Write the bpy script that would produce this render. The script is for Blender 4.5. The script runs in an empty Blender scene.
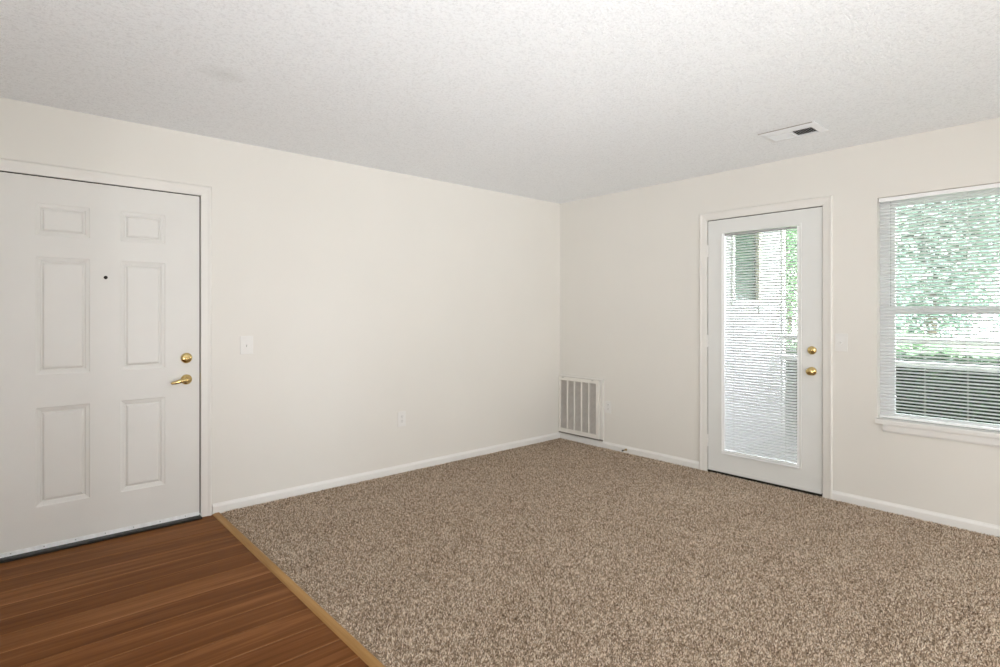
import bpy, bmesh, math, random
import numpy as np
from mathutils import Vector, Matrix

random.seed(7)
rng = np.random.default_rng(7)
scene = bpy.context.scene
COL = scene.collection
R = math.radians

# ------------------------------------------------------------------ camera
CAM_AZ = R(48.489)
cam_d = bpy.data.cameras.new('camera')
cam_d.sensor_fit = 'HORIZONTAL'
cam_d.sensor_width = 36.0
cam_d.lens = 36.0 * 559.9 / 1000.0
cam_d.shift_y = -20.64 / 1000.0
cam_d.clip_start = 0.05
cam_d.clip_end = 200
cam = bpy.data.objects.new('camera', cam_d)
COL.objects.link(cam)
cam.location = (-4.3325, -3.9506, 1.3045)
cam.rotation_euler = (R(90), 0, CAM_AZ - R(90))
scene.camera = cam

# ------------------------------------------------------------------ world, sun, lamps, exposure
world = bpy.data.worlds.new('sky')
scene.world = world
world.use_nodes = True
bg = world.node_tree.nodes['Background']
bg.inputs['Color'].default_value = (0.86, 0.93, 1.0, 1)
bg.inputs['Strength'].default_value = 23.0

sun_d = bpy.data.lights.new('sun', 'SUN')
sun_d.energy = 9.0
sun_d.angle = R(1.0)
sun_d.color = (1.0, 0.96, 0.88)
sun = bpy.data.objects.new('sun', sun_d)
COL.objects.link(sun)
sun.rotation_euler = (R(10), R(-30), 0)         # high sun from behind the house, on to the trees and lawn


def lamp(name, loc, energy, size, rot=(0, 0, 0), color=(1, 0.985, 0.955)):
    d = bpy.data.lights.new(name, 'AREA')
    d.shape = 'DISK'
    d.size = size
    d.energy = energy
    d.color = color
    o = bpy.data.objects.new(name, d)
    COL.objects.link(o)
    o.location = loc
    o.rotation_euler = rot
    return o


# unseen fill lights added behind the camera, levels fitted for even brightness
TINT = (0.95, 0.965, 0.985)
lamp('bounce_fill', (-4.85, -4.2, 0.15), 62, 0.8, (R(180), 0, 0), (0.915, 0.955, 1.0))  # unseen uplight, stands in for bounced flash and lifts the left ceiling
zoom = lamp('far_corner_fill', (-4.3, -5.0, 0.3), 16.5, 0.5, (0, 0, 0), TINT)  # added narrow uplight, brightens the far corner and its ceiling
zoom.data.spread = R(70)
zoom.rotation_euler = (Vector((-1.5, -0.9, 2.40)) - zoom.location).to_track_quat('-Z', 'Y').to_euler()


def point_fill(name, loc, energy, soft=0.15):
    d = bpy.data.lights.new(name, 'POINT')
    d.energy = energy
    d.shadow_soft_size = soft
    d.color = TINT
    o = bpy.data.objects.new(name, d)
    COL.objects.link(o)
    o.location = loc


point_fill('back_fill', (-2.6, -6.3, 1.9), 74, 0.02)  # added fill from the back of the room, no fixture
point_fill('low_fill_left', (-3.6, -5.05, 0.5), 22)  # added low fill for the lower walls, no fixture
point_fill('low_fill_right', (-1.0, -5.4, 0.5), 29)  # added low fill on the right, no fixture

scene.view_settings.view_transform = 'Standard'
scene.view_settings.look = 'None'
scene.view_settings.gamma = 1.0
scene.view_settings.exposure = 0.08
scene.view_settings.use_curve_mapping = False
scene.cycles.max_bounces = 10
scene.cycles.diffuse_bounces = 6
scene.cycles.transparent_max_bounces = 24
scene.cycles.sample_clamp_indirect = 4.0


# ------------------------------------------------------------------ materials
def nodes_of(name):
    m = bpy.data.materials.new(name)
    m.use_nodes = True
    nt = m.node_tree
    b = nt.nodes['Principled BSDF']
    return m, nt, b


def N(nt, t, **kw):
    n = nt.nodes.new(t)
    for k, v in kw.items():
        if k in n.inputs.keys():
            n.inputs[k].default_value = v
        else:
            setattr(n, k, v)
    return n


def ramp(nt, fac, stops):
    r = nt.nodes.new('ShaderNodeValToRGB')
    el = r.color_ramp.elements
    while len(el) < len(stops):
        el.new(0.5)
    for e, (p, c) in zip(el, stops):
        e.position = p
        e.color = (*c, 1)
    nt.links.new(fac, r.inputs['Fac'])
    return r


def paint(name, col, rough=0.55, scale=60.0, var=0.02, bump=0.05, bscale=220.0, bdist=0.002, spec=0.35, coords='Object'):
    """Flat paint: faint mottling and a fine roller texture."""
    m, nt, b = nodes_of(name)
    tc = N(nt, 'ShaderNodeTexCoord')
    n1 = N(nt, 'ShaderNodeTexNoise', Scale=scale, Detail=3.0)
    nt.links.new(tc.outputs[coords], n1.inputs['Vector'])
    lo = tuple(max(0, c * (1 - var)) for c in col)
    hi = tuple(min(1, c * (1 + var)) for c in col)
    r = ramp(nt, n1.outputs['Fac'], [(0.3, lo), (0.7, hi)])
    nt.links.new(r.outputs['Color'], b.inputs['Base Color'])
    b.inputs['Roughness'].default_value = rough
    b.inputs['Specular IOR Level'].default_value = spec
    if bump:
        n2 = N(nt, 'ShaderNodeTexNoise', Scale=bscale, Detail=2.0)
        nt.links.new(tc.outputs[coords], n2.inputs['Vector'])
        bp = N(nt, 'ShaderNodeBump', Strength=bump, Distance=bdist)
        nt.links.new(n2.outputs['Fac'], bp.inputs['Height'])
        nt.links.new(bp.outputs['Normal'], b.inputs['Normal'])
    return m


WALL = (0.765, 0.744, 0.698)
M_wall = paint('warm_white_wall_paint', WALL, 0.6, 2.0, 0.01, 0.10, 260, 0.002, 0.3)
M_trim = paint('semigloss_white_trim', (0.81, 0.80, 0.775), 0.38, 6.0, 0.01, 0.03, 90, 0.002, 0.45)
M_casing = paint('warm_white_casing_paint', (0.775, 0.757, 0.718), 0.42, 6.0, 0.01, 0.03, 90, 0.002, 0.4)
M_door = paint('satin_white_door_paint', (0.74, 0.73, 0.70), 0.42, 5.0, 0.012, 0.04, 120, 0.002, 0.45)
M_door2 = paint('cool_white_door_paint', (0.76, 0.765, 0.745), 0.42, 5.0, 0.012, 0.04, 120, 0.002, 0.45)
M_plate = paint('white_cover_plate_plastic', (0.79, 0.78, 0.755), 0.3, 12, 0.01, 0, spec=0.5)
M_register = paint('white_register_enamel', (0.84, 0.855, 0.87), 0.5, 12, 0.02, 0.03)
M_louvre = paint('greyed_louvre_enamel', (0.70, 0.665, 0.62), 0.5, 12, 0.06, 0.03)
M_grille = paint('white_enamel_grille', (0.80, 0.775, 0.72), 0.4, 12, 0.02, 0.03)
M_dark = paint('dark_duct_interior', (0.045, 0.042, 0.04), 0.8, 20, 0.2, 0)
M_filter = paint('grey_filter_and_lip_shade', (0.42, 0.39, 0.36), 0.95, 160, 0.25, 0.4, 300, 0.004)  # also colours the shade line at the register lip
M_gap = paint('grey_gap_shade', (0.22, 0.20, 0.18), 0.9, 40, 0.1, 0)  # shade colour for the gap under the grille face
M_gasket = paint('charcoal_seal_and_gap_shade', (0.030, 0.026, 0.022), 0.8, 40, 0.2, 0.1, spec=0.1)
M_alu = paint('worn_aluminium_sweep', (0.86, 0.87, 0.87), 0.35, 30, 0.08, 0.05)
M_greyrail = paint('grey_blind_track', (0.36, 0.36, 0.36), 0.4, 20, 0.05, 0)
M_vinyl = paint('white_window_vinyl', (0.92, 0.925, 0.93), 0.35, 8, 0.01, 0)
M_siding = paint('pale_grey_lap_siding', (0.50, 0.475, 0.495), 0.6, 8, 0.03, 0.1)
M_ext = paint('white_exterior_siding', (0.78, 0.76, 0.75), 0.6, 8, 0.03, 0.1)
M_extrim = paint('cream_exterior_trim', (0.82, 0.75, 0.62), 0.6, 8, 0.03, 0.1)
M_conc = paint('porch_concrete', (0.22, 0.215, 0.21), 0.85, 14, 0.12, 0.25)
M_grass = paint('lawn_green', (0.16, 0.21, 0.11), 0.95, 9, 0.35, 0.4)
M_bark = paint('grey_brown_bark', (0.16, 0.12, 0.09), 0.9, 18, 0.35, 0.6, 40, 0.02)


def metal(name, col, rough):
    m, nt, b = nodes_of(name)
    tc = N(nt, 'ShaderNodeTexCoord')
    n1 = N(nt, 'ShaderNodeTexNoise', Scale=90.0, Detail=3.0)
    nt.links.new(tc.outputs['Object'], n1.inputs['Vector'])
    r = ramp(nt, n1.outputs['Fac'], [(0.3, tuple(c * 0.9 for c in col)), (0.7, col)])
    nt.links.new(r.outputs['Color'], b.inputs['Base Color'])
    b.inputs['Metallic'].default_value = 1.0
    b.inputs['Roughness'].default_value = rough
    return m


M_brass = metal('polished_brass', (0.74, 0.56, 0.25), 0.12)
M_brass_dull = metal('dull_brass', (0.45, 0.33, 0.15), 0.4)
M_steel = metal('zinc_screw', (0.45, 0.45, 0.44), 0.4)


def translucent(name, col, amount):
    """Thin white plastic that lets some daylight through."""
    m, nt, b = nodes_of(name)
    tc = N(nt, 'ShaderNodeTexCoord')
    n1 = N(nt, 'ShaderNodeTexNoise', Scale=25.0, Detail=2.0)
    nt.links.new(tc.outputs['Object'], n1.inputs['Vector'])
    r = ramp(nt, n1.outputs['Fac'], [(0.3, tuple(c * 0.98 for c in col)), (0.7, col)])
    nt.links.new(r.outputs['Color'], b.inputs['Base Color'])
    b.inputs['Roughness'].default_value = 0.35
    t = N(nt, 'ShaderNodeBsdfTranslucent')
    t.inputs['Color'].default_value = (*col, 1)
    mx = N(nt, 'ShaderNodeMixShader')
    mx.inputs['Fac'].default_value = amount
    nt.links.new(b.outputs[0], mx.inputs[1])
    nt.links.new(t.outputs[0], mx.inputs[2])
    nt.links.new(mx.outputs[0], nt.nodes['Material Output'].inputs['Surface'])
    return m


M_slat = translucent('white_vinyl_blind_slat', (0.95, 0.955, 0.96), 0.5)
M_spacer = translucent('white_glazing_spacer', (0.88, 0.89, 0.90), 0.5)
M_cord = translucent('white_blind_cord', (0.85, 0.85, 0.84), 0.3)


def glass(name, tint=(0.965, 0.97, 0.967)):
    m, nt, b = nodes_of(name)
    nt.nodes.remove(b)
    tr = N(nt, 'ShaderNodeBsdfTransparent')
    tc = N(nt, 'ShaderNodeTexCoord')
    n1 = N(nt, 'ShaderNodeTexNoise', Scale=3.0)
    nt.links.new(tc.outputs['Object'], n1.inputs['Vector'])
    r = ramp(nt, n1.outputs['Fac'], [(0.3, tuple(c * 0.99 for c in tint)), (0.7, tint)])
    nt.links.new(r.outputs['Color'], tr.inputs['Color'])
    gl = N(nt, 'ShaderNodeBsdfGlossy')
    gl.inputs['Roughness'].default_value = 0.02
    fr = N(nt, 'ShaderNodeFresnel', IOR=1.45)
    mx = N(nt, 'ShaderNodeMixShader')
    nt.links.new(fr.outputs[0], mx.inputs['Fac'])
    nt.links.new(tr.outputs[0], mx.inputs[1])
    nt.links.new(gl.outputs[0], mx.inputs[2])
    nt.links.new(mx.outputs[0], nt.nodes['Material Output'].inputs['Surface'])
    return m


M_glass = glass('clear_window_glass')
M_darkglass, _nt, _b = nodes_of('dark_reflective_glass')
_tc = N(_nt, 'ShaderNodeTexCoord')
_n = N(_nt, 'ShaderNodeTexNoise', Scale=2.0)
_nt.links.new(_tc.outputs['Object'], _n.inputs['Vector'])
_r = ramp(_nt, _n.outputs['Fac'], [(0.3, (0.035, 0.06, 0.05)), (0.7, (0.06, 0.09, 0.075))])
_nt.links.new(_r.outputs['Color'], _b.inputs['Base Color'])
_b.inputs['Roughness'].default_value = 0.06
_b.inputs['Specular IOR Level'].default_value = 0.6


def ceiling_mat():
    m, nt, b = nodes_of('popcorn_ceiling_texture')
    tc = N(nt, 'ShaderNodeTexCoord')
    v = N(nt, 'ShaderNodeTexVoronoi', Scale=120.0, Randomness=1.0)
    n = N(nt, 'ShaderNodeTexNoise', Scale=90.0, Detail=4.0, Roughness=0.65)
    for x in (v, n):
        nt.links.new(tc.outputs['Object'], x.inputs['Vector'])
    inv = N(nt, 'ShaderNodeMath', operation='SUBTRACT')
    inv.inputs[0].default_value = 1.0
    nt.links.new(v.outputs['Distance'], inv.inputs[1])
    ad = N(nt, 'ShaderNodeMath', operation='MULTIPLY')
    nt.links.new(inv.outputs[0], ad.inputs[0])
    nt.links.new(n.outputs['Fac'], ad.inputs[1])
    bp = N(nt, 'ShaderNodeBump', Strength=0.8, Distance=0.006)
    nt.links.new(ad.outputs[0], bp.inputs['Height'])
    nt.links.new(bp.outputs['Normal'], b.inputs['Normal'])
    # small grey scuff on the plaster (a stain with its own shape)
    vs = N(nt, 'ShaderNodeVectorMath', operation='DISTANCE')
    nt.links.new(tc.outputs['Object'], vs.inputs[0])
    vs.inputs[1].default_value = (-3.56, -1.08, 2.44)
    nz = N(nt, 'ShaderNodeTexNoise', Scale=9.0, Detail=3.0)
    nt.links.new(tc.outputs['Object'], nz.inputs['Vector'])
    sm = N(nt, 'ShaderNodeMath', operation='MULTIPLY_ADD')
    nt.links.new(nz.outputs['Fac'], sm.inputs[0])
    sm.inputs[1].default_value = 0.16
    nt.links.new(vs.outputs['Value'], sm.inputs[2])
    st = ramp(nt, sm.outputs[0], [(0.10, (0.84, 0.855, 0.865)), (0.20, (0.925, 0.945, 0.965))])
    mo = N(nt, 'ShaderNodeTexNoise', Scale=85.0, Detail=3.0, Roughness=0.75)
    nt.links.new(tc.outputs['Object'], mo.inputs['Vector'])
    sp = ramp(nt, mo.outputs['Fac'], [(0.32, (0.86, 0.86, 0.86)), (0.52, (1, 1, 1))])
    mul = N(nt, 'ShaderNodeMixRGB', blend_type='MULTIPLY')
    mul.inputs['Fac'].default_value = 1.0
    nt.links.new(st.outputs['Color'], mul.inputs[1])
    nt.links.new(sp.outputs['Color'], mul.inputs[2])
    nt.links.new(mul.outputs[0], b.inputs['Base Color'])
    b.inputs['Roughness'].default_value = 0.95
    b.inputs['Specular IOR Level'].default_value = 0.1
    return m


M_ceil = ceiling_mat()


def wood_mat(name, dark, mid, light, streak=(1.1, 26.0, 8.0), rough=0.33, bump=0.05):
    m, nt, b = nodes_of(name)
    tc = N(nt, 'ShaderNodeTexCoord')
    oi = N(nt, 'ShaderNodeObjectInfo')
    ofs = N(nt, 'ShaderNodeVectorMath', operation='SCALE')
    cmb = N(nt, 'ShaderNodeCombineXYZ')
    nt.links.new(oi.outputs['Random'], cmb.inputs[0])
    nt.links.new(oi.outputs['Random'], cmb.inputs[1])
    nt.links.new(cmb.outputs[0], ofs.inputs[0])
    ofs.inputs['Scale'].default_value = 37.0
    addv = N(nt, 'ShaderNodeVectorMath', operation='ADD')
    nt.links.new(tc.outputs['Object'], addv.inputs[0])
    nt.links.new(ofs.outputs[0], addv.inputs[1])
    mp = N(nt, 'ShaderNodeMapping')
    mp.inputs['Scale'].default_value = streak
    nt.links.new(addv.outputs[0], mp.inputs['Vector'])
    n1 = N(nt, 'ShaderNodeTexNoise', Scale=1.0, Detail=6.0, Roughness=0.6, Distortion=0.4)
    nt.links.new(mp.outputs[0], n1.inputs['Vector'])
    mp2 = N(nt, 'ShaderNodeMapping')
    mp2.inputs['Scale'].default_value = (streak[0] * 4, streak[1] * 6, streak[2] * 6)
    nt.links.new(addv.outputs[0], mp2.inputs['Vector'])
    n2 = N(nt, 'ShaderNodeTexNoise', Scale=1.0, Detail=4.0)
    nt.links.new(mp2.outputs[0], n2.inputs['Vector'])
    mixn = N(nt, 'ShaderNodeMath', operation='MULTIPLY_ADD')
    nt.links.new(n2.outputs['Fac'], mixn.inputs[0])
    mixn.inputs[1].default_value = 0.22
    nt.links.new(n1.outputs['Fac'], mixn.inputs[2])
    r2 = N(nt, 'ShaderNodeMath', operation='MULTIPLY_ADD')
    nt.links.new(oi.outputs['Random'], r2.inputs[0])
    r2.inputs[1].default_value = 0.12
    nt.links.new(mixn.outputs[0], r2.inputs[2])
    c = ramp(nt, r2.outputs[0], [(0.42, dark), (0.68, mid), (0.92, light)])
    nt.links.new(c.outputs['Color'], b.inputs['Base Color'])
    b.inputs['Roughness'].default_value = rough
    b.inputs['Specular IOR Level'].default_value = 0.06
    bp = N(nt, 'ShaderNodeBump', Strength=bump, Distance=0.001)
    nt.links.new(n2.outputs['Fac'], bp.inputs['Height'])
    nt.links.new(bp.outputs['Normal'], b.inputs['Normal'])
    return m


M_plank = wood_mat('reddish_brown_laminate', (0.110, 0.036, 0.008), (0.172, 0.063, 0.017), (0.27, 0.115, 0.040), rough=0.45)
M_edge = wood_mat('plank_edge_pale', (0.20, 0.088, 0.034), (0.27, 0.128, 0.053), (0.34, 0.170, 0.080))
M_strip = wood_mat('oak_transition_strip', (0.27, 0.145, 0.050), (0.37, 0.205, 0.075), (0.46, 0.27, 0.11), (20.0, 1.0, 8.0), 0.4)


def carpet_base_mat():
    m, nt, b = nodes_of('carpet_backing_brown')
    tc = N(nt, 'ShaderNodeTexCoord')
    n = N(nt, 'ShaderNodeTexNoise', Scale=170.0, Detail=3.0, Roughness=0.8)
    nt.links.new(tc.outputs['Object'], n.inputs['Vector'])
    r = ramp(nt, n.outputs['Fac'], [(0.32, (0.10, 0.07, 0.045)), (0.5, (0.34, 0.25, 0.18)), (0.68, (0.66, 0.55, 0.43))])
    nt.links.new(r.outputs['Color'], b.inputs['Base Color'])
    b.inputs['Roughness'].default_value = 1.0
    b.inputs['Specular IOR Level'].default_value = 0.05
    bp = N(nt, 'ShaderNodeBump', Strength=0.8, Distance=0.01)
    nt.links.new(n.outputs['Fac'], bp.inputs['Height'])
    nt.links.new(bp.outputs['Normal'], b.inputs['Normal'])
    return m


def island_mat(name, stops, rough=1.0, spec=0.05, trans=0.0, patch=0.0):
    """Each loose leaf or tuft takes its own colour out of a range."""
    m, nt, b = nodes_of(name)
    g = N(nt, 'ShaderNodeNewGeometry')
    fac = g.outputs['Random Per Island']
    if patch:
        tc = N(nt, 'ShaderNodeTexCoord')
        n = N(nt, 'ShaderNodeTexNoise', Scale=5.0, Detail=3.0)
        nt.links.new(tc.outputs['Object'], n.inputs['Vector'])
        ma = N(nt, 'ShaderNodeMath', operation='MULTIPLY_ADD')
        nt.links.new(n.outputs['Fac'], ma.inputs[0])
        ma.inputs[1].default_value = patch
        ma.inputs[2].default_value = -patch / 2
        ad = N(nt, 'ShaderNodeMath', operation='ADD')
        nt.links.new(fac, ad.inputs[0])
        nt.links.new(ma.outputs[0], ad.inputs[1])
        fac = ad.outputs[0]
    r = ramp(nt, fac, stops)
    nt.links.new(r.outputs['Color'], b.inputs['Base Color'])
    b.inputs['Roughness'].default_value = rough
    b.inputs['Specular IOR Level'].default_value = spec
    if trans:
        t = N(nt, 'ShaderNodeBsdfTranslucent')
        nt.links.new(r.outputs['Color'], t.inputs['Color'])
        mx = N(nt, 'ShaderNodeMixShader')
        mx.inputs['Fac'].default_value = trans
        nt.links.new(b.outputs[0], mx.inputs[1])
        nt.links.new(t.outputs[0], mx.inputs[2])
        nt.links.new(mx.outputs[0], nt.nodes['Material Output'].inputs['Surface'])
    return m


M_carpet = carpet_base_mat()
M_pile = island_mat('brown_beige_carpet_yarn', [(0.0, (0.12, 0.078, 0.048)), (0.25, (0.37, 0.265, 0.180)), (0.55, (0.67, 0.52, 0.385)), (1.0, (0.98, 0.86, 0.72))], patch=0.2)
M_leaf = island_mat('fresh_green_leaf', [(0.0, (0.10, 0.20, 0.09)), (0.5, (0.22, 0.35, 0.20)), (1.0, (0.45, 0.58, 0.40))], 0.5, 0.4, 0.5)
M_leaf_b = island_mat('blue_green_leaf', [(0.0, (0.13, 0.22, 0.17)), (0.5, (0.26, 0.38, 0.31)), (1.0, (0.50, 0.62, 0.55))], 0.5, 0.4, 0.5)
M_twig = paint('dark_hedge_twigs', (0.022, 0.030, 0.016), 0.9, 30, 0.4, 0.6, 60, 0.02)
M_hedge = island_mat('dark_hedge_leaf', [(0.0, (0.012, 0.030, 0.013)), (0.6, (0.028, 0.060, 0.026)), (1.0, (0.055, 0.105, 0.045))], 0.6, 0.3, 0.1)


# ------------------------------------------------------------------ mesh helpers
class MB:
    """Collects boxes, tubes, lathes; build() links them as one mesh object."""

    def __init__(self):
        self.v = []
        self.f = []

    def box(self, x0, x1, y0, y1, z0, z1):
        n = len(self.v)
        x0, x1 = min(x0, x1), max(x0, x1)
        y0, y1 = min(y0, y1), max(y0, y1)
        z0, z1 = min(z0, z1), max(z0, z1)
        self.v += [(x0, y0, z0), (x1, y0, z0), (x1, y1, z0), (x0, y1, z0),
                   (x0, y0, z1), (x1, y0, z1), (x1, y1, z1), (x0, y1, z1)]
        self.f += [tuple(n + i for i in q) for q in
                   ((3, 2, 1, 0), (4, 5, 6, 7), (0, 1, 5, 4), (1, 2, 6, 5), (2, 3, 7, 6), (3, 0, 4, 7))]
        return self

    def loops(self, rings, cap0=True, cap1=True):
        """Skin a list of closed rings (same length)."""
        n = len(self.v)
        k = len(rings[0])
        for r in rings:
            self.v += [tuple(p) for p in r]
        for i in range(len(rings) - 1):
            a, b = n + i * k, n + (i + 1) * k
            for j in range(k):
                j2 = (j + 1) % k
                self.f.append((a + j, a + j2, b + j2, b + j))
        if cap0:
            self.f.append(tuple(n + j for j in reversed(range(k))))
        if cap1:
            m = n + (len(rings) - 1) * k
            self.f.append(tuple(m + j for j in range(k)))
        return self

    def lathe(self, origin, axis, prof, seg=24):
        """prof: list of (distance along axis, radius)."""
        ax = Vector(axis).normalized()
        t = Vector((0, 0, 1)) if abs(ax.z) < 0.9 else Vector((1, 0, 0))
        u = ax.cross(t).normalized()
        w = ax.cross(u)
        o = Vector(origin)
        rings = []
        for d, r in prof:
            rings.append([o + ax * d + (u * math.cos(2 * math.pi * i / seg) + w * math.sin(2 * math.pi * i / seg)) * max(r, 1e-5)
                          for i in range(seg)])
        return self.loops(rings)

    def tube(self, pts, radii, seg=10):
        pts = [Vector(p) for p in pts]
        rings = []
        for i, p in enumerate(pts):
            d = (pts[min(i + 1, len(pts) - 1)] - pts[max(i - 1, 0)]).normalized()
            t = Vector((0, 0, 1)) if abs(d.z) < 0.9 else Vector((1, 0, 0))
            u = d.cross(t).normalized()
            w = d.cross(u)
            r = radii[i]
            ru, rw = r if isinstance(r, tuple) else (r, r)
            rings.append([p + u * math.cos(2 * math.pi * j / seg) * ru + w * math.sin(2 * math.pi * j / seg) * rw for j in range(seg)])
        return self.loops(rings)

    def build(self, name, mat, parent=None, bevel=0.0, smooth=False, bseg=2):
        bm = bmesh.new()
        off = Vector(parent_loc(parent)) if parent else Vector((0, 0, 0))
        vs = [bm.verts.new(Vector(p) - off) for p in self.v]
        for f in self.f:
            try:
                bm.faces.new([vs[i] for i in f])
            except ValueError:
                pass
        bmesh.ops.recalc_face_normals(bm, faces=bm.faces)
        if bevel:
            bmesh.ops.bevel(bm, geom=list(bm.edges), offset=bevel, segments=bseg, profile=0.6, affect='EDGES', clamp_overlap=True)
        me = bpy.data.meshes.new(name)
        bm.to_mesh(me)
        bm.free()
        if smooth:
            me.polygons.foreach_set('use_smooth', [True] * len(me.polygons))
        me.materials.append(mat)
        o = bpy.data.objects.new(name, me)
        COL.objects.link(o)
        if parent:
            o.parent = parent
        return o


LOC = {}


def parent_loc(p):
    loc = Vector((0, 0, 0))
    while p is not None:
        loc += p.location
        p = p.parent
    return loc


def tag(o, label=None, cat=None, group=None, kind=None):
    if label:
        o['label'] = label
    if cat:
        o['category'] = cat
    if group:
        o['group'] = group
    if kind:
        o['kind'] = kind
    return o


def empty(name, loc, label, cat, group=None, kind=None):
    o = bpy.data.objects.new(name, None)
    COL.objects.link(o)
    o.location = loc
    o.empty_display_size = 0.1
    return tag(o, label, cat, group, kind)


def struct(name, mb, mat, label, cat, **kw):
    return tag(mb.build(name, mat, **kw), label, cat, kind='structure')


def copy_part(src, parent, loc):
    c = src.copy()
    COL.objects.link(c)
    c.parent = parent
    c.location = loc
    return c


# ------------------------------------------------------------------ room shell
H = 2.44
XW, YB = -5.45, -7.0        # unseen side and back of the room
T = 0.14
# openings
ED0, ED1, EDZ = -4.388, -3.399, 2.048          # entry door slab (x range, top)
PD0, PD1, PDZ = -2.494, -1.636, 2.056          # patio door slab (y range, top)
WN0, WN1, WZ0, WZ1 = -4.60, -2.827, 0.605, 2.066   # window opening
J = 0.022                                       # jamb thickness + gap

# subfloor with laminate planks as its pieces
sub = struct('floor', MB().box(XW - T, 0.0, YB - T, 0.0, -0.20, -0.012), M_conc,
             'reddish brown laminate plank floor in front of the entry door', 'floor')
pw = 0.155
y = -0.145 + pw
row = 0
xs_end = -3.322
while y > YB:
    y1, y0 = min(y, -0.002), max(y - pw, YB)
    cut = XW + random.uniform(0.15, 0.95)
    segs = [(XW, cut), (cut, xs_end)]
    for a, b_ in segs:
        if b_ - a < 0.05 or y1 - y0 < 0.01:
            continue
        mb = MB()
        g = 0.0007
        c = 0.0035
        # plank with eased long edges
        prof = [(y0 + g, -0.012), (y1 - g, -0.012), (y1 - g, -0.0016), (y1 - g - c, 0.0), (y0 + g + c, 0.0), (y0 + g, -0.0016)]
        mb.loops([[(a + g, py, pz) for py, pz in prof], [(b_ - g, py, pz) for py, pz in prof]])
        pl = mb.build('floor_plank', M_plank, sub)
        pl.data.materials.append(M_edge)
        for poly in pl.data.polygons:
            nrm = poly.normal
            if 0.25 < nrm.z < 0.97:
                poly.material_index = 1
    y -= pw
    row += 1

ceil = struct('ceiling', MB().box(XW - T, T, YB - T, T, H, H + 0.2), M_ceil,
              'white popcorn textured ceiling', 'ceiling')

wl = MB()
wl.box(XW - T, ED0 - J, 0, T, -0.2, H)
wl.box(ED0 - J, ED1 + J, 0, T, EDZ + J, H)
wl.box(ED1 + J, T, 0, T, -0.2, H)
struct('wall_left', wl, M_wall, 'warm white wall with the six panel entry door', 'wall')
wr = MB()
wr.box(0, T, PD1 + J, 0, -0.2, H)
wr.box(0, T, PD0 - J, PD1 + J, PDZ + J, H)
wr.box(0, T, WN1, PD0 - J, -0.2, H)
wr.box(0, T, WN0, WN1, -0.2, WZ0 - 0.03)
wr.box(0, T, WN0, WN1, WZ1, H)
wr.box(0, T, YB, WN0, -0.2, H)
struct('wall_right', wr, M_wall, 'warm white wall with the glazed patio door and window', 'wall')
struct('wall_back', MB().box(XW - T, T, YB - T, YB, -0.2, H), M_wall, 'plain wall behind the viewer', 'wall')
struct('wall_side', MB().box(XW - T, XW, YB, 0, -0.2, H), M_wall, 'plain wall beyond the entry', 'wall')


struct('wall_shading', MB().box(XW, -2.813, -5.36, -5.25, -0.011, H), M_wall, 'plain added partition behind the viewer, shading the entry door', 'wall')  # unseen partition added to darken the left of the entry door

# ------------------------------------------------------------------ carpet
CX0, CY1 = -3.292, -0.004
cp = MB().box(CX0, -0.004, YB, CY1, -0.012, 0.0)
carpet = tag(cp.build('carpet', M_carpet), 'mottled brown and beige cut pile carpet covering the living room floor', 'carpet', kind='stuff')


def pile():
    A, B = (-3.280, -0.010), (-4.35, -0.010)
    n = 400000
    px = rng.uniform(A[0], A[1], n)
    py = rng.uniform(B[0], B[1], n)
    # only what the camera or a step beside it can see
    keep = (py > -4.35)
    px, py = px[keep], py[keep]
    n = len(px)
    h = rng.uniform(0.006, 0.012, n)
    edge = np.clip((px - A[0]) / 0.03, 0.25, 1.0)
    h *= edge
    r = rng.uniform(0.0020, 0.0038, n)
    lean = rng.normal(0, 0.0040, (n, 2))
    a0 = rng.uniform(0, 2 * math.pi, n)
    V = np.zeros((n, 4, 3))
    for i in range(3):
        a = a0 + i * 2 * math.pi / 3
        V[:, i, 0] = px + np.cos(a) * r
        V[:, i, 1] = py + np.sin(a) * r
        V[:, i, 2] = 0.001
    V[:, 3, 0] = px + lean[:, 0]
    V[:, 3, 1] = py + lean[:, 1]
    V[:, 3, 2] = h
    fl = [(0, 1, 3), (1, 2, 3), (2, 0, 3)]
    F = np.array(fl)
    faces = (np.arange(n)[:, None, None] * 4 + F[None]).reshape(-1, 3)
    me = bpy.data.meshes.new('carpet_pile')
    me.vertices.add(n * 4)
    me.vertices.foreach_set('co', V.reshape(-1))
    me.loops.add(len(faces) * 3)
    me.loops.foreach_set('vertex_index', faces.reshape(-1).astype(np.int32))
    me.polygons.add(len(faces))
    me.polygons.foreach_set('loop_start', np.arange(0, len(faces) * 3, 3, dtype=np.int32))
    me.update(calc_edges=True)
    me.materials.append(M_pile)
    o = bpy.data.objects.new('carpet_pile', me)
    COL.objects.link(o)
    o.parent = carpet
    o['kind'] = 'stuff'


pile()

# transition strip, rounded oak moulding
sx0, sx1 = -3.326, -3.283
prof = [(sx0, -0.002), (sx1, -0.002), (sx1, 0.004), (sx1 - 0.006, 0.0085), (sx0 + 0.018, 0.0085), (sx0 + 0.006, 0.006), (sx0, 0.0015)]
st = MB().loops([[(px, -0.006, pz) for px, pz in prof], [(px, YB + 0.01, pz) for px, pz in prof]])
struct('trim_1', st, M_strip, 'light oak transition strip between carpet and laminate', 'trim')


# ------------------------------------------------------------------ baseboards
BBH = 0.066
BBP = [(0.0, 0.0), (0.013, 0.0), (0.013, 0.046), (0.010, 0.054), (0.0055, 0.060), (0.004, BBH), (0.0, BBH)]


def baseboard_x(mb, x0, x1):        # on wall_left, into the room = -y
    mb.loops([[(x0, -d, z) for d, z in BBP], [(x1, -d, z) for d, z in BBP]])


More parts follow.
